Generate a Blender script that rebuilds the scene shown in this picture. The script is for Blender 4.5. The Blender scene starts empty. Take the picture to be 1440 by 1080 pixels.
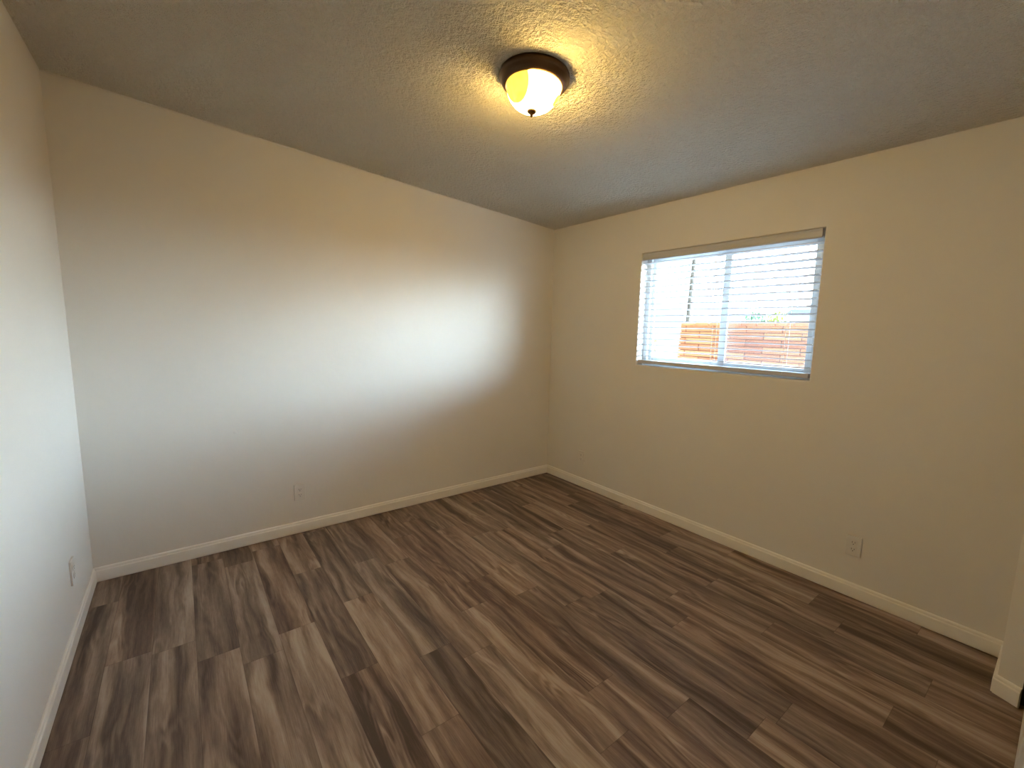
import bpy, bmesh, math, random
from mathutils import Vector, Matrix, noise

random.seed(7)
S = bpy.context.scene
C = S.collection

# ------------------------------------------------------------------ camera
YAW, PITCH, ROLL = -0.6519, 1.4437, 0.0209
FOCAL_PX = 613.0
cam_data = bpy.data.cameras.new('camera')
cam = bpy.data.objects.new('camera', cam_data)
C.objects.link(cam)
cam.matrix_world = (Matrix.Translation((-2.972, -3.264, 1.483)) @ Matrix.Rotation(YAW, 4, 'Z')
                    @ Matrix.Rotation(PITCH, 4, 'X') @ Matrix.Rotation(ROLL, 4, 'Z'))
cam_data.sensor_fit = 'HORIZONTAL'
cam_data.sensor_width = 36.0
cam_data.lens = 36.0 * FOCAL_PX / 1440.0
cam_data.clip_start = 0.004
cam_data.clip_end = 300
S.camera = cam

# ------------------------------------------------------------------ world, sun, exposure
S.view_settings.view_transform = 'Standard'
S.view_settings.look = 'None'
S.view_settings.gamma = 1.0
S.view_settings.use_curve_mapping = False
S.view_settings.exposure = 0.08

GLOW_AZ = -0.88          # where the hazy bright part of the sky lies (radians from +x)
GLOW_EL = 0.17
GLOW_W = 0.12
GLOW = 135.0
world = bpy.data.worlds.new('sky'); S.world = world
world.use_nodes = True
wt = world.node_tree; wt.nodes.clear()
def wn(t, **k):
    n = wt.nodes.new(t)
    for a, b in k.items(): setattr(n, a, b)
    return n
def wm(op, a, b=None, c=None):
    n = wn('ShaderNodeMath', operation=op)
    for i, v in enumerate((a, b, c)):
        if v is None: continue
        if isinstance(v, (int, float)): n.inputs[i].default_value = v
        else: wt.links.new(v, n.inputs[i])
    return n.outputs[0]
tc = wn('ShaderNodeTexCoord')
sp = wn('ShaderNodeSeparateXYZ'); wt.links.new(tc.outputs['Generated'], sp.inputs[0])
X_, Y_, Z_ = sp.outputs
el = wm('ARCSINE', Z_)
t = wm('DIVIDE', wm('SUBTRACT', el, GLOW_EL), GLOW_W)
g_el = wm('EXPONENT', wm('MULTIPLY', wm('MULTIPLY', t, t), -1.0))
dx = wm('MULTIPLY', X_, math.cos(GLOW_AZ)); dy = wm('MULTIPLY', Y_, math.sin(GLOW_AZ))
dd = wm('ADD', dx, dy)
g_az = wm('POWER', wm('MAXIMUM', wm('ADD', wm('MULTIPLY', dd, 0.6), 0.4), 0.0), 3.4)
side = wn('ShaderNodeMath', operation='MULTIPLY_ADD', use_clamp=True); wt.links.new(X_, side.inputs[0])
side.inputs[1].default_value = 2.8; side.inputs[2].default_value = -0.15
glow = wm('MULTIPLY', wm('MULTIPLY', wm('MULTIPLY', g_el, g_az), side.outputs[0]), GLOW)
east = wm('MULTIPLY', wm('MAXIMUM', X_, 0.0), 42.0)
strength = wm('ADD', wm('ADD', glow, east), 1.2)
ramp = wn('ShaderNodeValToRGB')
ramp.color_ramp.elements[0].position = 0.0; ramp.color_ramp.elements[0].color = (0.84, 0.93, 1.0, 1)
ramp.color_ramp.elements[1].position = 0.5; ramp.color_ramp.elements[1].color = (0.40, 0.64, 1.0, 1)
wt.links.new(Z_, ramp.inputs[0])
bg = wn('ShaderNodeBackground'); wo = wn('ShaderNodeOutputWorld')
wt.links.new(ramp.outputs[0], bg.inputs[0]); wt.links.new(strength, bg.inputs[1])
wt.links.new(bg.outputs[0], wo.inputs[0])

sun_data = bpy.data.lights.new('sun', 'SUN')
sun_data.energy = 2.8; sun_data.angle = 0.01; sun_data.color = (1.0, 0.93, 0.82)
sun = bpy.data.objects.new('sun', sun_data); C.objects.link(sun)
sun.rotation_euler = Vector((-0.72, -0.25, 0.78)).to_track_quat('Z', 'Y').to_euler()
sun.location = (-6, -3, 9)

# ------------------------------------------------------------------ helpers
def obj(name, bm, mat=None, parent=None, kind=None, label=None, smooth=False):
    me = bpy.data.meshes.new(name)
    bmesh.ops.recalc_face_normals(bm, faces=bm.faces)
    bm.to_mesh(me); bm.free()
    if smooth:
        for p in me.polygons: p.use_smooth = True
    o = bpy.data.objects.new(name, me); C.objects.link(o)
    if mat: me.materials.append(mat)
    if parent: o.parent = parent
    if kind: o['kind'] = kind
    if label: o['label'] = label
    return o
def box(bm, x0, x1, y0, y1, z0, z1, bev=0.0, seg=1):
    vs = [bm.verts.new((x, y, z)) for x in (x0, x1) for y in (y0, y1) for z in (z0, z1)]
    f = [(0,1,3,2),(4,6,7,5),(0,4,5,1),(2,3,7,6),(0,2,6,4),(1,5,7,3)]
    fs = [bm.faces.new([vs[i] for i in q]) for q in f]
    if bev > 0:
        es = list({e for q in fs for e in q.edges})
        bmesh.ops.bevel(bm, geom=es, offset=bev, segments=seg, profile=0.5, affect='EDGES')
    return vs
def prism(bm, pts, ext, axis):
    """pts: 2D polygon; ext: (a, b) along axis ('x','y','z')."""
    def P(p, d):
        return {'x': (d, p[0], p[1]), 'y': (p[0], d, p[1]), 'z': (p[0], p[1], d)}[axis]
    A = [bm.verts.new(P(p, ext[0])) for p in pts]; B = [bm.verts.new(P(p, ext[1])) for p in pts]
    bm.faces.new(A); bm.faces.new(B[::-1])
    n = len(pts)
    for i in range(n): bm.faces.new((A[i], A[(i+1) % n], B[(i+1) % n], B[i]))
def lathe(bm, prof, seg=64, close=False):
    """prof: (r, z) list."""
    rings = []
    for r, z in prof:
        if r < 1e-6: rings.append([bm.verts.new((0, 0, z))])
        else: rings.append([bm.verts.new((r*math.cos(2*math.pi*i/seg), r*math.sin(2*math.pi*i/seg), z)) for i in range(seg)])
    pairs = list(zip(rings, rings[1:]))
    if close: pairs.append((rings[-1], rings[0]))
    for a, b in pairs:
        for i in range(seg):
            j = (i+1) % seg
            if len(a) == 1 and len(b) == 1: continue
            if len(a) == 1: bm.faces.new((a[0], b[i], b[j]))
            elif len(b) == 1: bm.faces.new((a[i], a[j], b[0]))
            else: bm.faces.new((a[i], a[j], b[j], b[i]))
def empty(name, loc, label, cat, group=None, rot=None):
    o = bpy.data.objects.new(name, None); C.objects.link(o)
    o.empty_display_size = 0.05
    o.location = loc; o['label'] = label; o['category'] = cat
    if group: o['group'] = group
    if rot: o.rotation_euler = rot
    return o
def sweep(bm, path, prof):
    """prof (outward distance, z) swept along a plan path whose left side is the room side."""
    rings = []
    n = len(path)
    for i, (x, y) in enumerate(path):
        def nrm(a, b):
            d = Vector((b[0]-a[0], b[1]-a[1])).normalized(); return Vector((-d.y, d.x))
        if i == 0: m = nrm(path[0], path[1])
        elif i == n-1: m = nrm(path[-2], path[-1])
        else:
            a = nrm(path[i-1], path[i]); b = nrm(path[i], path[i+1])
            m = (a+b); m = m / (m.length_squared/2)
        rings.append([bm.verts.new((x+m.x*d, y+m.y*d, z)) for d, z in prof])
    k = len(prof)
    for a, b in zip(rings, rings[1:]):
        for i in range(k):
            j = (i+1) % k
            bm.faces.new((a[i], a[j], b[j], b[i]))
    bm.faces.new(rings[0]); bm.faces.new(rings[-1][::-1])

# ------------------------------------------------------------------ materials
class NT:
    def __init__(s, name):
        s.m = bpy.data.materials.new(name); s.m.use_nodes = True
        s.t = s.m.node_tree; s.b = s.t.nodes['Principled BSDF']; s.o = s.t.nodes['Material Output']
    def n(s, ty, **k):
        q = s.t.nodes.new(ty)
        for a, b in k.items(): setattr(q, a, b)
        return q
    def l(s, a, b): s.t.links.new(a, b)
    def math(s, op, a, b=None, c=None, clamp=False):
        q = s.n('ShaderNodeMath', operation=op, use_clamp=clamp)
        for i, v in enumerate((a, b, c)):
            if v is None: continue
            if isinstance(v, (int, float)): q.inputs[i].default_value = v
            else: s.l(v, q.inputs[i])
        return q.outputs[0]
    def noise(s, vec, scale, detail=2, rough=0.5, dist=0.0):
        q = s.n('ShaderNodeTexNoise'); q.inputs['Scale'].default_value = scale
        q.inputs['Detail'].default_value = detail; q.inputs['Roughness'].default_value = rough
        q.inputs['Distortion'].default_value = dist
        if vec is not None: s.l(vec, q.inputs['Vector'])
        return q.outputs['Fac']
    def ramp(s, fac, stops):
        q = s.n('ShaderNodeValToRGB'); cr = q.color_ramp
        while len(cr.elements) > 1: cr.elements.remove(cr.elements[-1])
        cr.elements[0].position = stops[0][0]; cr.elements[0].color = (*stops[0][1], 1)
        for p, c in stops[1:]:
            e = cr.elements.new(p); e.color = (*c, 1)
        s.l(fac, q.inputs[0]); return q.outputs[0]
    def bump(s, h, strength, dist):
        q = s.n('ShaderNodeBump'); q.inputs['Strength'].default_value = strength
        q.inputs['Distance'].default_value = dist; s.l(h, q.inputs['Height'])
        s.l(q.outputs[0], s.b.inputs['Normal']); return q
    def obj(s): return s.n('ShaderNodeTexCoord').outputs['Object']
def flat(name, col, rough=0.5, metal=0.0, var=0.04, scale=30, bump=0.0, bscale=300):
    k = NT(name)
    k.b.inputs['Roughness'].default_value = rough; k.b.inputs['Metallic'].default_value = metal
    f = k.noise(k.obj(), scale, 3)
    a = tuple(max(0, c*(1-var)) for c in col); b = tuple(min(1, c*(1+var)) for c in col)
    k.l(k.ramp(f, [(0.3, a), (0.7, b)]), k.b.inputs['Base Color'])
    if bump: k.bump(k.noise(k.obj(), bscale, 2), bump, 0.001)
    return k.m

def wall_paint(name, col):
    k = NT(name); v = k.obj()
    f = k.noise(v, 1.7, 3, 0.6)
    k.l(k.ramp(f, [(0.3, tuple(c*0.985 for c in col)), (0.7, tuple(min(1, c*1.01) for c in col))]), k.b.inputs['Base Color'])
    k.b.inputs['Roughness'].default_value = 0.62
    k.b.inputs['Specular IOR Level'].default_value = 0.3
    fine = k.noise(v, 190, 3, 0.6); mid = k.noise(v, 26, 2, 0.5); big = k.noise(v, 3.0, 2, 0.5)
    h = k.math('ADD', k.math('MULTIPLY', fine, 0.35), k.math('MULTIPLY', mid, 0.9))
    h = k.math('ADD', h, k.math('MULTIPLY', big, 3.0))
    k.bump(h, 0.55, 0.0016)
    return k.m
M_WALL = wall_paint('wall_paint', (0.81, 0.785, 0.735))
M_TRIM = flat('trim_paint', (0.90, 0.88, 0.83), 0.38, var=0.015, scale=14, bump=0.12, bscale=90)

def ceiling_mat():
    k = NT('textured_ceiling'); v = k.obj()
    k.b.inputs['Roughness'].default_value = 0.8
    k.b.inputs['Specular IOR Level'].default_value = 0.2
    f = k.noise(v, 2.2, 3)
    k.l(k.ramp(f, [(0.3, (0.81, 0.77, 0.66)), (0.7, (0.84, 0.80, 0.69))]), k.b.inputs['Base Color'])
    a = k.noise(v, 52, 3, 0.62, 0.2)
    a = k.math('SMOOTH_MIN', a, 0.62, 0.08)
    b = k.noise(v, 150, 2, 0.6)
    h = k.math('ADD', a, k.math('MULTIPLY', b, 0.22))
    k.bump(h, 1.0, 0.045)
    return k.m
M_CEIL = ceiling_mat()

def floor_mat():
    """Vinyl plank: uv gives metres inside each plank, the attribute gives its tone and its own seed."""
    k = NT('vinyl_plank')
    uv = k.n('ShaderNodeUVMap', uv_map='plank').outputs[0]
    at = k.n('ShaderNodeAttribute', attribute_name='tone')
    sc = k.n('ShaderNodeSeparateColor'); k.l(at.outputs['Color'], sc.inputs[0])
    tone, seed, warm = sc.outputs
    s = k.n('ShaderNodeSeparateXYZ'); k.l(uv, s.inputs[0]); u, w = s.outputs[0], s.outputs[1]
    def vec(su, sv, zoff=40.0, warp=None):
        c = k.n('ShaderNodeCombineXYZ')
        uu = k.math('MULTIPLY', u, su)
        if warp is not None: uu = k.math('ADD', uu, warp)
        k.l(uu, c.inputs[0]); k.l(k.math('MULTIPLY', w, sv), c.inputs[1])
        k.l(k.math('MULTIPLY', seed, zoff), c.inputs[2]); return c.outputs[0]
    bend = k.math('MULTIPLY', k.math('SUBTRACT', k.noise(vec(5, 2.4, 17), 1.0, 2), 0.5), 1.5)
    bands = k.noise(vec(17, 0.95, 61, bend), 1.0, 2, 0.55)          # broad streaks along the plank
    knots = k.noise(vec(9, 2.6, 23), 1.0, 2, 0.5)
    rings = k.math('SINE', k.math('MULTIPLY', k.math('ADD', k.noise(vec(9, 1.5, 83), 1.0, 2, 0.4), k.math('MULTIPLY', bands, 0.4)), 62.0))
    grain = k.noise(vec(330, 7.0, 29, bend), 1.0, 3, 0.6)
    pores = k.noise(vec(150, 20.0, 97), 1.0, 3, 0.7)
    ringmask = k.math('MULTIPLY', k.math('SUBTRACT', knots, 0.47, clamp=True), 3.4, clamp=True)
    val = k.math('ADD', k.math('MULTIPLY', k.math('SUBTRACT', bands, 0.5), 2.05), tone)
    val = k.math('ADD', val, k.math('MULTIPLY', k.math('SUBTRACT', grain, 0.5), 0.5))
    val = k.math('ADD', val, k.math('MULTIPLY', k.math('SUBTRACT', pores, 0.5), 0.34))
    val = k.math('ADD', val, k.math('MULTIPLY', k.math('MULTIPLY', rings, ringmask), 0.22))
    cool = k.ramp(val, [(0.05, (0.062, 0.046, 0.035)), (0.30, (0.132, 0.097, 0.075)), (0.55, (0.222, 0.170, 0.133)), (0.78, (0.335, 0.264, 0.212)), (1.0, (0.42, 0.35, 0.285))])
    hot = k.ramp(val, [(0.05, (0.070, 0.041, 0.028)), (0.30, (0.148, 0.090, 0.063)), (0.55, (0.245, 0.165, 0.118)), (0.78, (0.36, 0.258, 0.192)), (1.0, (0.44, 0.345, 0.265))])
    mix = k.n('ShaderNodeMix', data_type='RGBA'); k.l(warm, mix.inputs[0]); k.l(cool, mix.inputs[6]); k.l(hot, mix.inputs[7])
    # narrow bevelled joints
    eu = k.math('MINIMUM', u, k.math('SUBTRACT', 0.1595, u))
    lw = k.n('ShaderNodeAttribute', attribute_name='span').outputs['Fac']
    ev = k.math('MINIMUM', w, k.math('SUBTRACT', lw, w))
    e = k.math('MINIMUM', eu, ev)
    j = k.math('DIVIDE', e, 0.0016, clamp=True)
    dark = k.n('ShaderNodeMix', data_type='RGBA'); k.l(j, dark.inputs[0])
    md = k.n('ShaderNodeMix', data_type='RGBA', blend_type='MULTIPLY'); md.inputs[0].default_value = 1
    k.l(mix.outputs[2], md.inputs[6]); md.inputs[7].default_value = (0.45, 0.42, 0.4, 1)
    k.l(md.outputs[2], dark.inputs[6]); k.l(mix.outputs[2], dark.inputs[7])
    k.l(dark.outputs[2], k.b.inputs['Base Color'])
    k.l(k.math('ADD', 0.42, k.math('MULTIPLY', grain, 0.16)), k.b.inputs['Roughness'])
    k.b.inputs['Specular IOR Level'].default_value = 0.35
    h = k.math('ADD', k.math('MULTIPLY', j, 1.0), k.math('MULTIPLY', k.math('ADD', grain, pores), 0.25))
    k.bump(h, 0.35, 0.0012)
    return k.m
M_FLOOR = floor_mat()

M_VINYL = flat('window_vinyl', (0.72, 0.74, 0.73), 0.35, var=0.01)
M_SLAT = flat('blind_slat', (0.56, 0.56, 0.57), 0.4, var=0.01)
M_CORD = flat('blind_cord', (0.75, 0.75, 0.72), 0.8)
M_PLATE = flat('outlet_plastic', (0.78, 0.755, 0.70), 0.35, var=0.01)
M_SLOT = flat('outlet_slot', (0.12, 0.10, 0.085), 0.7)
M_BRONZE = flat('oiled_bronze', (0.075, 0.040, 0.022), 0.38, 0.75, var=0.15, scale=18)
M_DOOR = flat('door_paint', (0.78, 0.78, 0.77), 0.35, var=0.01)
M_METAL = flat('satin_metal', (0.55, 0.53, 0.5), 0.3, 0.9)
M_DARK = flat('closet_shade', (0.10, 0.09, 0.08), 0.9)  # shade of the unlit closet interior, put into its wall colour
M_SLAB = flat('concrete_slab', (0.42, 0.40, 0.37), 0.9, var=0.12, scale=1.2, bump=0.4, bscale=60)
M_STUCCO = flat('pale_stucco', (0.84, 0.83, 0.80), 0.9, var=0.03, scale=4, bump=0.4, bscale=80)
M_ROOF = flat('grey_shingle', (0.23, 0.22, 0.23), 0.9, var=0.2, scale=6)
M_POLE = flat('weathered_pole', (0.17, 0.15, 0.12), 0.9, var=0.2, scale=8)
M_PIPE = flat('tan_pipe', (0.46, 0.36, 0.16), 0.55, var=0.06)

def glass_mat():
    k = NT('window_glass')
    tr = k.n('ShaderNodeBsdfTransparent'); tr.inputs[0].default_value = (0.95, 0.98, 0.97, 1)
    gl = k.n('ShaderNodeBsdfGlossy'); gl.inputs['Roughness'].default_value = 0.02
    ge = k.n('ShaderNodeNewGeometry')
    dt = k.n('ShaderNodeVectorMath', operation='DOT_PRODUCT'); k.l(ge.outputs['Normal'], dt.inputs[0]); k.l(ge.outputs['Incoming'], dt.inputs[1])
    c = k.math('SUBTRACT', 1.0, k.math('ABSOLUTE', dt.outputs['Value']), clamp=True)
    fr = k.math('ADD', 0.03, k.math('MULTIPLY', k.math('POWER', c, 5.0), 0.75))
    mx = k.n('ShaderNodeMixShader')
    k.l(fr, mx.inputs[0]); k.l(tr.outputs[0], mx.inputs[1]); k.l(gl.outputs[0], mx.inputs[2])
    k.l(mx.outputs[0], k.o.inputs[0]); return k.m
M_GLASS = glass_mat()
def screen_mat():
    k = NT('insect_screen')
    tr = k.n('ShaderNodeBsdfTransparent')
    df = k.n('ShaderNodeBsdfDiffuse'); df.inputs[0].default_value = (0.42, 0.42, 0.45, 1)
    tl = k.n('ShaderNodeBsdfTranslucent'); tl.inputs[0].default_value = (0.03, 0.03, 0.034, 1)
    ad = k.n('ShaderNodeMixShader'); ad.inputs[0].default_value = 0.4
    k.l(df.outputs[0], ad.inputs[1]); k.l(tl.outputs[0], ad.inputs[2])
    mx = k.n('ShaderNodeMixShader'); mx.inputs[0].default_value = 0.16
    k.l(tr.outputs[0], mx.inputs[1]); k.l(ad.outputs[0], mx.inputs[2])
    k.l(mx.outputs[0], k.o.inputs[0]); return k.m
M_SCREEN = screen_mat()
LAMP_POWER = 1.0
def lamp_glass():
    """Lit alabaster glass bowl: bulb glow put into the emission, dimmer and yellower in two patches."""
    k = NT('lit_bowl_glass'); v = k.obj()
    k.b.inputs['Base Color'].default_value = (0.75, 0.6, 0.3, 1)
    k.b.inputs['Roughness'].default_value = 0.25
    def away(p, r, soft):
        q = k.n('ShaderNodeVectorMath', operation='DISTANCE'); k.l(v, q.inputs[0]); q.inputs[1].default_value = p
        return k.math('DIVIDE', k.math('SUBTRACT', q.outputs['Value'], r), soft, clamp=True)
    b = k.math('MULTIPLY', away((-0.106, 0.000, -0.068), 0.074, 0.02), away((0.094, -0.072, -0.105), 0.030, 0.02))
    veins = k.noise(v, 14, 3, 0.6, 1.5)
    st = k.math('ADD', k.math('MULTIPLY', b, 92.0), k.math('ADD', 0.9, k.math('MULTIPLY', veins, 3.2)))
    k.l(k.math('MULTIPLY', st, LAMP_POWER), k.b.inputs['Emission Strength'])
    k.l(k.ramp(b, [(0.0, (1.0, 0.56, 0.045)), (0.5, (1.0, 0.635, 0.17))]), k.b.inputs['Emission Color'])
    return k.m
M_BOWL = lamp_glass()

# ------------------------------------------------------------------ the room
W = 3.4388; FY = -3.275; H0 = 2.44; SL = -0.0742
def zc(x): return H0 + SL*x
T = 0.14
# floor: one mesh, one face per plank
PW = 0.1595; E0 = -0.442; PL = 0.955
joint = {18: -.861, 17: -.890, 16: -1.06, 15: -1.192, 14: -1.072, 13: -1.52, 12: -1.0, 11: -1.60, 10: -.765, 9: -1.433,
         8: -1.224, 7: -1.489, 6: -.76, 5: -1.75, 4: -1.20, 3: -1.045, 2: -.535, 1: -1.11, 0: -.745, -1: -.58, -2: -1.0, -3: -.4}
tones = {(18, -1): .40, (18, 0): .60, (17, -1): .62, (17, 0): .46, (16, -1): .40, (16, 0): .42, (15, -1): .43, (15, 0): .47,
         (14, -1): .46, (14, 0): .68, (13, -1): .52, (13, 0): .44, (12, -1): .36, (12, 0): .66, (12, 1): .42, (11, -1): .58, (11, 0): .34,
         (10, -1): .45, (10, 0): .50, (10, 1): .60, (9, -1): .44, (9, 0): .58, (9, 1): .44, (8, -1): .44, (8, 0): .44, (8, 1): .58}
bm = bmesh.new()
uvl = bm.loops.layers.uv.new('plank'); col = bm.loops.layers.float_color.new('tone'); spn = bm.verts.layers.float.new('span')
rf = random.Random(5)
for kcol in range(-3, 20):
    xr = E0 - PW*(kcol-1); xl = E0 - PW*kcol
    # column kcol spans [xl, xl+PW]
    xl = E0 - PW*kcol; xr = xl + PW
    jy = joint.get(kcol, -.3)
    cuts = [jy + PL*i for i in range(-6, 6)]
    for i in range(len(cuts)-1):
        y0, y1 = cuts[i], cuts[i+1]
        idx = round((jy - y1)/PL)           # -1: beyond the first listed joint, 0: nearer than it
        a, b = max(y0, -4.1), min(y1, 0.02)
        l, r = max(xl, -W-0.02), min(xr, 0.02)
        tone = tones.get((kcol, idx), rf.choice((.36, .42, .46, .5, .54, .6)) + rf.uniform(-.03, .03))
        sd, wm_ = rf.random(), rf.uniform(0.25, 0.9)
        if b <= a or r <= l: continue
        vs = [bm.verts.new((x, y, 0)) for x, y in ((l, a), (r, a), (r, b), (l, b))]
        for q in vs: q[spn] = y1-y0
        f = bm.faces.new(vs)
        for lp, (x, y) in zip(f.loops, ((l, a), (r, a), (r, b), (l, b))):
            lp[uvl].uv = (x-xl, y-y0); lp[col] = (tone, sd, wm_, 1)
me = bpy.data.meshes.new('floor'); bm.to_mesh(me); bm.free()
fl = bpy.data.objects.new('floor', me); C.objects.link(fl); me.materials.append(M_FLOOR); fl['kind'] = 'structure'
bm = bmesh.new(); box(bm, -W-T, T, -4.2, T, -0.2, -0.004); obj('floor_slab', bm, M_SLAB, fl)

# ceiling: sloping slab with a textured underside
bm = bmesh.new()
prism(bm, [(-W-T, zc(-W-T)), (T, zc(T)), (T, zc(T)+.16), (-W-T, zc(-W-T)+.16)], (-4.2, T), 'y')
obj('ceiling', bm, M_CEIL, kind='structure')

WY0, WY1, WZ0, WZ1 = -2.285, -1.040, 1.208, 2.093
bm = bmesh.new()
prism(bm, [(-W-T, 0), (T, 0), (T, zc(T)), (-W-T, zc(-W-T))], (0, T), 'y')
obj('wall_back', bm, M_WALL, kind='structure')
wb = bpy.data.objects['wall_back']
for px, pz, rx, rz in ((-2.045, .735, .016, .022), (-2.72, .78, .012, .010), (-2.03, .765, .010, .007)):
    bm = bmesh.new(); bmesh.ops.create_uvsphere(bm, u_segments=20, v_segments=10, radius=1.0,
        matrix=Matrix.Translation((px, 0.0005, pz)) @ Matrix.Diagonal((rx, .0022, rz, 1)))
    obj('filler_spot', bm, M_WALL, wb, smooth=True)
bm = bmesh.new()
prism(bm, [(-W-T, 0), (-W, 0), (-W, zc(-W)), (-W-T, zc(-W-T))], (-4.2, 0), 'y')
obj('wall_left', bm, M_WALL, kind='structure')
# window wall: one mesh with the opening and its plaster returns
bm = bmesh.new()
ys = [-4.2, WY0, WY1, 0.0]; zs = [0, WZ0, WZ1, None]
def wz(x, z): return zc(x) if z is None else z
grid = {}
for xi, x in enumerate((0.0, T)):
    for yi, y in enumerate(ys):
        for zi, z in enumerate(zs): grid[xi, yi, zi] = bm.verts.new((x, y, wz(x, z)))
for yi in range(3):
    for zi in range(3):
        if (yi, zi) == (1, 1): continue
        for xi in (0, 1):
            bm.faces.new([grid[xi, yi, zi], grid[xi, yi+1, zi], grid[xi, yi+1, zi+1], grid[xi, yi, zi+1]])
ringv = [(1, 1), (2, 1), (2, 2), (1, 2)]
for i in range(4):
    a, b = ringv[i], ringv[(i+1) % 4]
    bm.faces.new([grid[0, a[0], a[1]], grid[0, b[0], b[1]], grid[1, b[0], b[1]], grid[1, a[0], a[1]]])
for yi in range(3):
    bm.faces.new([grid[0, yi, 0], grid[0, yi+1, 0], grid[1, yi+1, 0], grid[1, yi, 0]])
    bm.faces.new([grid[0, yi, 3], grid[0, yi+1, 3], grid[1, yi+1, 3], grid[1, yi, 3]])
for zi in range(3):
    bm.faces.new([grid[0, 0, zi], grid[0, 0, zi+1], grid[1, 0, zi+1], grid[1, 0, zi]])
    bm.faces.new([grid[0, 3, zi], grid[0, 3, zi+1], grid[1, 3, zi+1], grid[1, 3, zi]])
bmesh.ops.recalc_face_normals(bm, faces=bm.faces)
# soft plaster corner around the opening
es = [e for e in bm.edges if all(abs(v.co.x) < 1e-6 for v in e.verts)
      and all(v in [grid[0, a, b] for a, b in ringv] for v in e.verts)]
bmesh.ops.bevel(bm, geom=es, offset=0.006, segments=3, profile=0.5, affect='EDGES')
obj('wall_right', bm, M_WALL, kind='structure')

# short closet return at the right, closet behind sliding doors, and the wall at the camera's back
SX = -0.323; SY = -3.192
def slope_box(bm, x0, x1, y0, y1, z0):
    prism(bm, [(x0, z0), (x1, z0), (x1, zc(x1)), (x0, zc(x0))], (y0, y1), 'y')
bm = bmesh.new()
pl = [(0, SY), (SX, SY), (SX-.030, -3.262), (0, -3.262)]
A = [bm.verts.new((x, y, 0)) for x, y in pl]; B = [bm.verts.new((x, y, zc(x))) for x, y in pl]
bm.faces.new(A); bm.faces.new(B[::-1])
for i in range(4): bm.faces.new((A[i], A[(i+1) % 4], B[(i+1) % 4], B[i]))
obj('wall_closet_return', bm, M_WALL, kind='structure')
bm = bmesh.new()
slope_box(bm, -2.20, SX, -3.40, FY+.001, 2.05)
slope_box(bm, -2.52, -2.20, -3.40, FY+.001, 0)
slope_box(bm, -3.33, -2.52, -3.40, FY-.013, 2.06)
slope_box(bm, -W, -3.33, -3.40, FY-.013, 0)
obj('wall_front', bm, M_WALL, kind='structure')
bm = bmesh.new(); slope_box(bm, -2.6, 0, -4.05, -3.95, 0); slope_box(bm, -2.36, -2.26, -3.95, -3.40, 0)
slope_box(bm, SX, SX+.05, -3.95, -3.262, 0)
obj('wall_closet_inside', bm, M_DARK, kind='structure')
dr = bpy.data.objects.new('door_2', None); C.objects.link(dr); dr['kind'] = 'structure'; dr.location = (-1.2, -3.29, 0)
for (x0, x1, y0) in ((-1.34, -.398, FY-.030), (-2.198, -1.30, FY-.066)):
    bm = bmesh.new(); box(bm, x0+1.2, x1+1.2, y0+3.29, y0+.030+3.29, 0.006, 2.045, .003, 2)
    p = obj('sliding_panel', bm, M_DOOR, dr)
    bm = bmesh.new(); lathe(bm, [(0, .002), (.018, .002), (.021, .004), (.024, .004), (.026, 0.0), (0, -0.001)], 32)
    h = obj('finger_pull', bm, M_METAL, p, smooth=True)
    h.rotation_euler = (-math.pi/2, 0, 0); h.location = (x0+1.2+.09, y0+.030+3.29, 0.95)
d1 = bpy.data.objects.new('door_1', None); C.objects.link(d1); d1['kind'] = 'structure'; d1.location = (-2.925, -3.38, 0)
bm = bmesh.new(); box(bm, -.40, .40, -.018, .018, .008, 2.05, .002, 2)
for zz in ((.25, .95), (1.1, 1.9)):
    for xx in ((-.32, -.04), (.04, .32)): box(bm, xx[0], xx[1], .016, .024, zz[0], zz[1], .006, 2)
obj('door_panel', bm, M_DOOR, d1)
bm = bmesh.new(); lathe(bm, [(0, 0), (.03, 0), (.03, .006), (.012, .010), (.012, .03), (.026, .04), (.028, .055), (.018, .064), (0, .066)], 32)
h = obj('door_knob', bm, M_METAL, d1, smooth=True); h.rotation_euler = (-math.pi/2, 0, 0); h.location = (.34, .018, .93)

# baseboards
BP = [(0.0, 0.0), (0.007, 0.0), (0.0075, 0.005), (0.0125, 0.006), (0.0125, 0.062), (0.0118, 0.066), (0.0085, 0.070), (0.0085, 0.073), (0.0075, 0.080), (0.004, 0.0845), (0.0, 0.0855)]
bm = bmesh.new(); sweep(bm, [(-.0002, -.0002), (-W+.0002, -.0002)], BP); obj('baseboard_back', bm, M_TRIM, kind='structure')
bm = bmesh.new(); sweep(bm, [(-W+.0002, -.0128), (-W+.0002, -3.27)], BP); obj('baseboard_left', bm, M_TRIM, kind='structure')
bm = bmesh.new(); sweep(bm, [(SX-.0302, -3.262), (SX-.0002, SY+.0002), (-.0002, SY+.0002), (-.0002, -.0128)], BP); obj('baseboard_right', bm, M_TRIM, kind='structure')
# thin caulk bead where the back wall meets the ceiling
bm = bmesh.new()
prism(bm, [(-W+.01, zc(-W+.01)-.006), (-.6, zc(-.6)-.006), (-.6, zc(-.6)-.0005), (-W+.01, zc(-W+.01)-.0005)], (-.004, -.0003), 'y')
obj('trim_1', bm, M_WALL, kind='structure')

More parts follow.
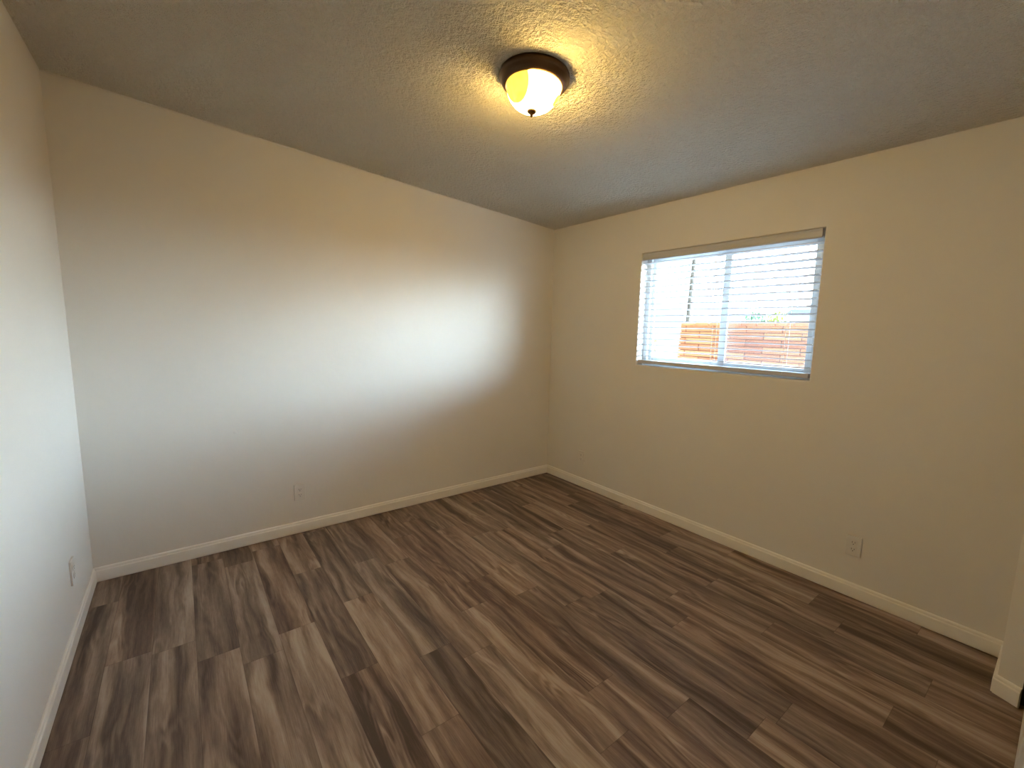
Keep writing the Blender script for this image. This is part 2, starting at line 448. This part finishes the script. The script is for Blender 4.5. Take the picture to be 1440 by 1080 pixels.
# ------------------------------------------------------------------ window
win = bpy.data.objects.new('window_1', None); C.objects.link(win); win['kind'] = 'structure'
win.location = (.1, (WY0+WY1)/2, WZ0)
ox, oy, oz = win.location
def wbox(bm, x0, x1, y0, y1, z0, z1, bev=.002): box(bm, x0-ox, x1-ox, y0-oy, y1-oy, z0-oz, z1-oz, bev, 2)
bm = bmesh.new()
F = .038
wbox(bm, .080, .138, WY0+.0005, WY0+F, WZ0+.0005, WZ1-.0005)
wbox(bm, .080, .138, WY1-F, WY1-.0005, WZ0+.0005, WZ1-.0005)
wbox(bm, .080, .138, WY0+F, WY1-F, WZ0+.0005, WZ0+F)
wbox(bm, .080, .138, WY0+F, WY1-F, WZ1-F, WZ1-.0005)
obj('window_frame', bm, M_VINYL, win)
MY = -1.698
def sash(y0, y1, x0, x1, w0, w1, name):
    bm = bmesh.new(); z0, z1 = WZ0+F, WZ1-F
    wbox(bm, x0, x1, y0, y0+w0, z0, z1); wbox(bm, x0, x1, y1-w1, y1, z0, z1)
    wbox(bm, x0, x1, y0+w0, y1-w1, z0, z0+.026); wbox(bm, x0, x1, y0+w0, y1-w1, z1-.026, z1)
    s_ = obj('sash', bm, M_VINYL, win)
    bm = bmesh.new(); xm = (x0+x1)/2; wbox(bm, xm-.002, xm+.002, y0+w0, y1-w1, z0+.026, z1-.026, 0)
    obj('glass_pane', bm, M_GLASS, s_)
sash(MY+.004, WY1-F, .110, .132, .030, .026, 'fixed')
sash(WY0+F, MY+.028, .088, .101, .026, .050, 'slider')
bm = bmesh.new(); wbox(bm, .1335, .1345, WY0+F, MY, WZ0+F, WZ1-F, 0)
obj('insect_screen', bm, M_SCREEN, win)

# ------------------------------------------------------------------ blind
bl = empty('window_blind', (.036, (WY0+WY1)/2, WZ0), 'white horizontal slat blind with open slats hanging inside the window opening', 'blind')
bx_, by_, bz_ = bl.location
BY0, BY1 = WY0+.008, WY1-.006
bm = bmesh.new(); box(bm, .016-bx_, .064-bx_, BY0+.004-by_, BY1-.004-by_, 2.046-bz_, WZ1-.001-bz_, .002, 2); obj('headrail', bm, M_SLAT, bl)
bm = bmesh.new()
pr = [(.004, 2.037), (.012, 2.037), (.012, WZ1-.002), (.004, WZ1-.002), (.001, WZ1-.010), (.0035, WZ1-.018), (.0035, 2.052), (.001, 2.044)]
A = [[bm.verts.new((a-bx_, yy-by_, b-bz_)) for a, b in pr] for yy in (BY0+.006, BY1)]
bm.faces.new(A[0]); bm.faces.new(A[1][::-1])
for i in range(len(pr)):
    j = (i+1) % len(pr); bm.faces.new((A[0][i], A[0][j], A[1][j], A[1][i]))
obj('valance', bm, M_SLAT, bl)
bm = bmesh.new()
NS = 17; rs = random.Random(3)
for i in range(NS):
    z = 2.016 - .0457*i; tilt = rs.uniform(-.012, .012) - .12
    xs = [-.025, -.012, 0, .012, .025]
    dz = [-.0016, -.0004, 0, -.0004, -.0016]
    n = 9
    rows = []
    for j in range(n):
        yy = BY0+.004 + (BY1-BY0-.008)*j/(n-1) - by_
        sag = -.0018*math.sin(math.pi*((j*3) % (n-1))/(n-1)) if 0 < j < n-1 else 0
        top = [bm.verts.new((x, yy, z-bz_+d+x*tilt+.0018+sag)) for x, d in zip(xs, dz)]
        bot = [bm.verts.new((x, yy, z-bz_+d+x*tilt-.0018+sag)) for x, d in zip(xs, dz)]
        rows.append(top+bot[::-1])
    for a, b in zip(rows, rows[1:]):
        for q in range(10):
            r_ = (q+1) % 10; bm.faces.new((a[q], a[r_], b[r_], b[q]))
    bm.faces.new(rows[0]); bm.faces.new(rows[-1][::-1])
obj('slats', bm, M_SLAT, bl)
bm = bmesh.new(); box(bm, -.026, .026, BY0+.004-by_, BY1-.004-by_, 1.222-bz_, 1.250-bz_, .004, 3); obj('bottom_rail', bm, M_SLAT, bl)
for f in (.12, .5, .88):
    yy = BY0 + (BY1-BY0)*f - by_
    bm = bmesh.new()
    for x in (-.0275, .0275): box(bm, x-.0006, x+.0006, yy-.0008, yy+.0008, 1.236-bz_, 2.05-bz_)
    for i in range(NS):
        z = 2.0135 - .0457*i - bz_; box(bm, -.0275, .0275, yy-.0004, yy+.0004, z-.0004, z)
    obj('ladder_cord', bm, M_CORD, bl)

# ------------------------------------------------------------------ electrical outlets
def outlet(loc, rz, label, mat=M_PLATE):
    o = empty('electrical_outlet', loc, label, 'outlet', 'wall outlets', (0, 0, rz))     # local -y faces the room
    bm = bmesh.new(); box(bm, -.036, .036, -.0085, -.0002, -.058, .058, .0018, 2)
    obj('cover_plate', bm, mat, o)
    for s in (-1, 1):
        bm = bmesh.new()
        pts = []
        for i in range(40):
            a = 2*math.pi*i/40; x, z = .0172*math.cos(a), .0172*math.sin(a)
            z = max(-.0142, min(.0142, z)); pts.append((x, z+s*.0195))
        prism(bm, pts, (-.0112, -.008), 'y'); q = obj('socket', bm, mat, o)
        bm = bmesh.new()
        box(bm, -.0075, -.0052, -.0115, -.0109, s*.0195-.001, s*.0195+.0075)
        box(bm, .0052, .0075, -.0115, -.0109, s*.0195-.0005, s*.0195+.007)
        pts = [(.0026*math.cos(a), s*.0195-.0075+.0026*math.sin(a)) for a in [2*math.pi*i/16 for i in range(16)]]
        prism(bm, pts, (-.0115, -.0109), 'y'); obj('slot', bm, M_SLOT, q, label='dark plug slots')
    bm = bmesh.new(); pts = [(.0034*math.cos(a), .0034*math.sin(a)) for a in [2*math.pi*i/16 for i in range(16)]]
    prism(bm, pts, (-.0095, -.008), 'y'); obj('screw', bm, M_PLATE, o)
    return o
outlet((-2.356, 0, .300), 0, 'white double outlet low on the broad wall left of the far corner')
outlet((0, -2.591, .302), -math.pi/2, 'off-white double outlet low on the window wall, nearest the closet return')
outlet((0, -.482, .290), -math.pi/2, 'wall-coloured double outlet low on the window wall, close beside the far corner', M_WALL)
outlet((-W, -.515, .315), math.pi/2, 'pale painted-over double outlet low on the left wall by the corner', M_WALL)

# ------------------------------------------------------------------ ceiling lamp
LX, LY = -1.683, -1.69
lamp = empty('ceiling_lamp', (LX, LY, zc(LX)), 'lit flush ceiling lamp with dark bronze pan, yellow glowing glass bowl and pointed finial', 'lamp')
lamp.rotation_euler = (0, math.atan(-SL), 0)
bm = bmesh.new()
lathe(bm, [(0, -.0005), (.150, -.0005), (.1515, -.006), (.1515, -.016), (.147, -.021), (.1435, -.026), (.142, -.034), (.137, -.041), (.131, -.047), (.124, -.050), (.119, -.048), (.118, -.040), (.116, -.020), (0, -.018)], 96)
obj('pan', bm, M_BRONZE, lamp, smooth=True, label='dark bronze mounting pan')
bm = bmesh.new()
lathe(bm, [(.1165, -.030), (.1175, -.048), (.117, -.058), (.113, -.074), (.106, -.090), (.096, -.106), (.082, -.121), (.065, -.132), (.045, -.140), (.022, -.1445), (.006, -.146),
           (.006, -.142), (.030, -.138), (.060, -.129), (.080, -.116), (.098, -.094), (.109, -.070), (.113, -.048), (.1125, -.030)], 96, close=True)
obj('glass_bowl', bm, M_BOWL, lamp, smooth=True, label='glowing yellow glass bowl')
bm = bmesh.new()
lathe(bm, [(0, -.140), (.014, -.141), (.0205, -.1445), (.021, -.149), (.017, -.154), (.010, -.158), (.0075, -.161), (.0065, -.165), (.003, -.171), (0, -.173)], 32)
obj('finial', bm, M_BRONZE, lamp, smooth=True)

# ------------------------------------------------------------------ outside
bm = bmesh.new(); box(bm, T+.001, 60, -30, 60, -.35, -.2); obj('patio', bm, M_SLAB, kind='structure')
# roof overhang above the window
bm = bmesh.new(); prism(bm, [(T+.001, 2.44), (.62, 2.40), (.62, 2.54), (T+.001, 2.6)], (-4.2, .5), 'y'); obj('trim_2', bm, M_TRIM, kind='structure')

def block_mat():
    k = NT('orange_block'); v = k.obj()
    at = k.n('ShaderNodeAttribute', attribute_name='tone')
    f = k.math('ADD', k.math('MULTIPLY', at.outputs['Fac'], 0.6), k.math('MULTIPLY', k.noise(v, 9, 4, 0.65), 0.4))
    k.l(k.ramp(f, [(0.15, (0.40, 0.135, 0.060)), (0.5, (0.60, 0.225, 0.090)), (0.85, (0.70, 0.31, 0.13))]), k.b.inputs['Base Color'])
    k.b.inputs['Roughness'].default_value = 0.9
    k.bump(k.noise(v, 60, 3, 0.6), 0.6, 0.006); return k.m
M_BLOCK = block_mat()
M_MORTAR = flat('grey_pink_mortar', (0.16, 0.075, 0.05), 0.95, var=0.1)
BX = 3.7; BT = 1.636; BH = .1005; BLN = .487; BYL = .875
bw = empty('block_wall', (BX+.1, -2.5, -.2), 'orange slump block garden wall seen through the lower half of the window', 'wall')
bm = bmesh.new(); cl = bm.loops.layers.float_color.new('tone')
rb = random.Random(11); nrow = int((BT+.2)/BH)
def tbox(x0, x1, y0, y1, z0, z1, tone):
    before = set(bm.faces); box(bm, x0-BX-.1, x1-BX-.1, y0+2.5, y1+2.5, z0+.2, z1+.2, .006, 1)
    for f in bm.faces:
        if f not in before:
            for lp in f.loops: lp[cl] = (tone, tone, tone, 1)
for r in range(nrow):
    z1 = BT - .05 - r*BH; z0 = z1-BH+.010
    end = BYL + .006*r
    y = end; first = True
    off = (r % 2)*BLN/2
    edge = end
    ycur = BYL + .02 - off - BLN*.45
    cutsy = [end] + [c for c in [BYL - .10 - off - BLN*i for i in range(-1, 15)] if c < end-.06]
    for a, b in zip(cutsy, cutsy[1:]):
        j = rb.uniform(-.006, .006)
        tbox(BX+j, BX+.19, b+.010, a, z0, z1, rb.random())
obj('blocks', bm, M_BLOCK, bw)
bm = bmesh.new(); box(bm, BX+.012-BX-.1, .08, -6+2.5, BYL-.01+2.5, 0, BT-.052+.2); obj('mortar', bm, M_MORTAR, bw)
bm = bmesh.new(); cl = bm.loops.layers.float_color.new('tone')
y = BYL
while y > -6:
    tbox(BX-.012+rb.uniform(-.006, .006), BX+.20, y-.235, y-.008, BT-.05, BT+rb.uniform(-.006, .004), rb.uniform(.3, 1.0)); y -= .243
obj('cap', bm, M_BLOCK, bw)

# white house beyond the end of the wall
nh = empty('neighbouring_house', (12.5, 11, -.2), 'white sunlit house past the left end of the orange block wall', 'house')
bm = bmesh.new(); box(bm, 0, 7, -4.75, 6, 0, 2.5); obj('house_wall', bm, M_STUCCO, nh)
bm = bmesh.new(); prism(bm, [(-5.1, 2.5), (6.4, 2.5), (.6, 4.0)], (-.4, 7.4), 'x'); obj('roof', bm, M_STUCCO, nh)
fb = empty('far_building', (30, 6.6, -.2), 'pale building with a grey roof beyond the right end of the bush', 'building')
bm = bmesh.new(); box(bm, 0, 8, -6, 2.55, 0, 2.95); obj('building_wall', bm, M_STUCCO, fb)
bm = bmesh.new(); prism(bm, [(-.5, 2.95), (8.5, 2.95), (4, 3.9), (.3, 3.32)], (-6.3, 2.7), 'y'); obj('roof', bm, M_ROOF, fb)
# utility pole
up = empty('utility_pole', (10, 4.61, -.2), 'slim dark utility pole rising behind the left end of the block wall', 'pole')
up.rotation_euler = (math.radians(1.9), 0, 0)
bm = bmesh.new(); bmesh.ops.create_cone(bm, segments=20, radius1=.085, radius2=.05, depth=7.5, cap_ends=True, matrix=Matrix.Translation((0, 0, 3.75)))
obj('shaft', bm, M_POLE, up, smooth=False)
bm = bmesh.new(); box(bm, -.05, .05, -.9, .9, 6.9, 7.0, .01); obj('crossarm', bm, M_POLE, up)
# standpipe
st = empty('standpipe', (6, 2.955, -.2), 'short tan standpipe in the gap left of the block wall', 'pipe')
bm = bmesh.new(); bmesh.ops.create_cone(bm, segments=20, radius1=.024, radius2=.024, depth=1.44, cap_ends=True, matrix=Matrix.Translation((0, 0, .72))); obj('pipe', bm, M_PIPE, st)
bm = bmesh.new(); box(bm, -.03, .03, -.085, .085, 1.44, 1.49, .01, 2); obj('cap', bm, M_PIPE, st)
bm = bmesh.new(); box(bm, -.03, .03, -.06, .06, 1.22, 1.26, .01, 2); obj('valve', bm, M_PIPE, st)

# bush behind the wall
def leaf_mat(name, a, b):
    k = NT(name); f = k.n('ShaderNodeAttribute', attribute_name='tone').outputs['Fac']
    c = k.ramp(f, [(0.1, a), (0.9, b)]); k.l(c, k.b.inputs['Base Color'])
    k.b.inputs['Roughness'].default_value = 0.6
    tl = k.n('ShaderNodeBsdfTranslucent'); k.l(c, tl.inputs[0])
    mx = k.n('ShaderNodeMixShader'); mx.inputs[0].default_value = 0.3
    k.l(k.b.outputs[0], mx.inputs[1]); k.l(tl.outputs[0], mx.inputs[2]); k.l(mx.outputs[0], k.o.inputs[0]); return k.m
def bush(loc, blobs, mat, label, n=2600, seed=1):
    o = empty('garden_bush', loc, label, 'bush')
    rr = random.Random(seed)
    bm = bmesh.new(); cl = bm.loops.layers.float_color.new('tone')
    for _ in range(n):
        (cx, cy, cz_, rx, ry, rz) = rr.choice(blobs)
        d = Vector((rr.gauss(0, 1), rr.gauss(0, 1), rr.gauss(0, 1))).normalized()*rr.uniform(.6, 1.04)
        p = Vector((cx+d.x*rx, cy+d.y*ry, cz_+d.z*rz))
        if p.z < 0.05: continue
        q = (d + Vector((rr.gauss(0, .5), rr.gauss(0, .5), rr.gauss(0, .5)))).normalized().to_track_quat('Z', 'Y').to_matrix()
        s_ = rr.uniform(.03, .06); tone = rr.random()
        vs = [bm.verts.new(p + q @ Vector(c)) for c in ((-s_*.45, 0, 0), (0, -s_, s_*.15), (s_*.45, 0, 0), (0, s_, s_*.15))]
        f = bm.faces.new(vs)
        for lp in f.loops: lp[cl] = (tone,)*3 + (1,)
    obj('foliage', bm, mat, o)
    bm = bmesh.new()
    for i in range(5):
        a = i*1.26; bmesh.ops.create_cone(bm, segments=8, radius1=.03, radius2=.012, depth=1.5, cap_ends=True,
            matrix=Matrix.Rotation(.22, 4, Vector((math.cos(a), math.sin(a), 0))) @ Matrix.Translation((0, 0, .75)))
    obj('stems', bm, M_POLE, o)
bush((8.9, 1.95, -.2), [(0, -.02, 1.66, .42, .42, .66), (.1, .24, 1.35, .4, .25, .6), (0, -.1, 1.2, .45, .4, .8)],
     leaf_mat('green_leaf', (.035, .12, .04), (.12, .30, .07)), 'dark green half of the bush above the wall top, left of its sunlit half', 2600, 2)
bush((7.5, 0.90, -.2), [(0, .02, 1.62, .40, .30, .58), (0, .05, 1.2, .45, .33, .7)],
     leaf_mat('sunlit_leaf', (.22, .36, .04), (.55, .66, .10)), 'sunlit half of the bush, painted brighter yellow-green, above the wall top beside the pale building', 2200, 4)  # sun on this half of the bush is put into the leaf colour
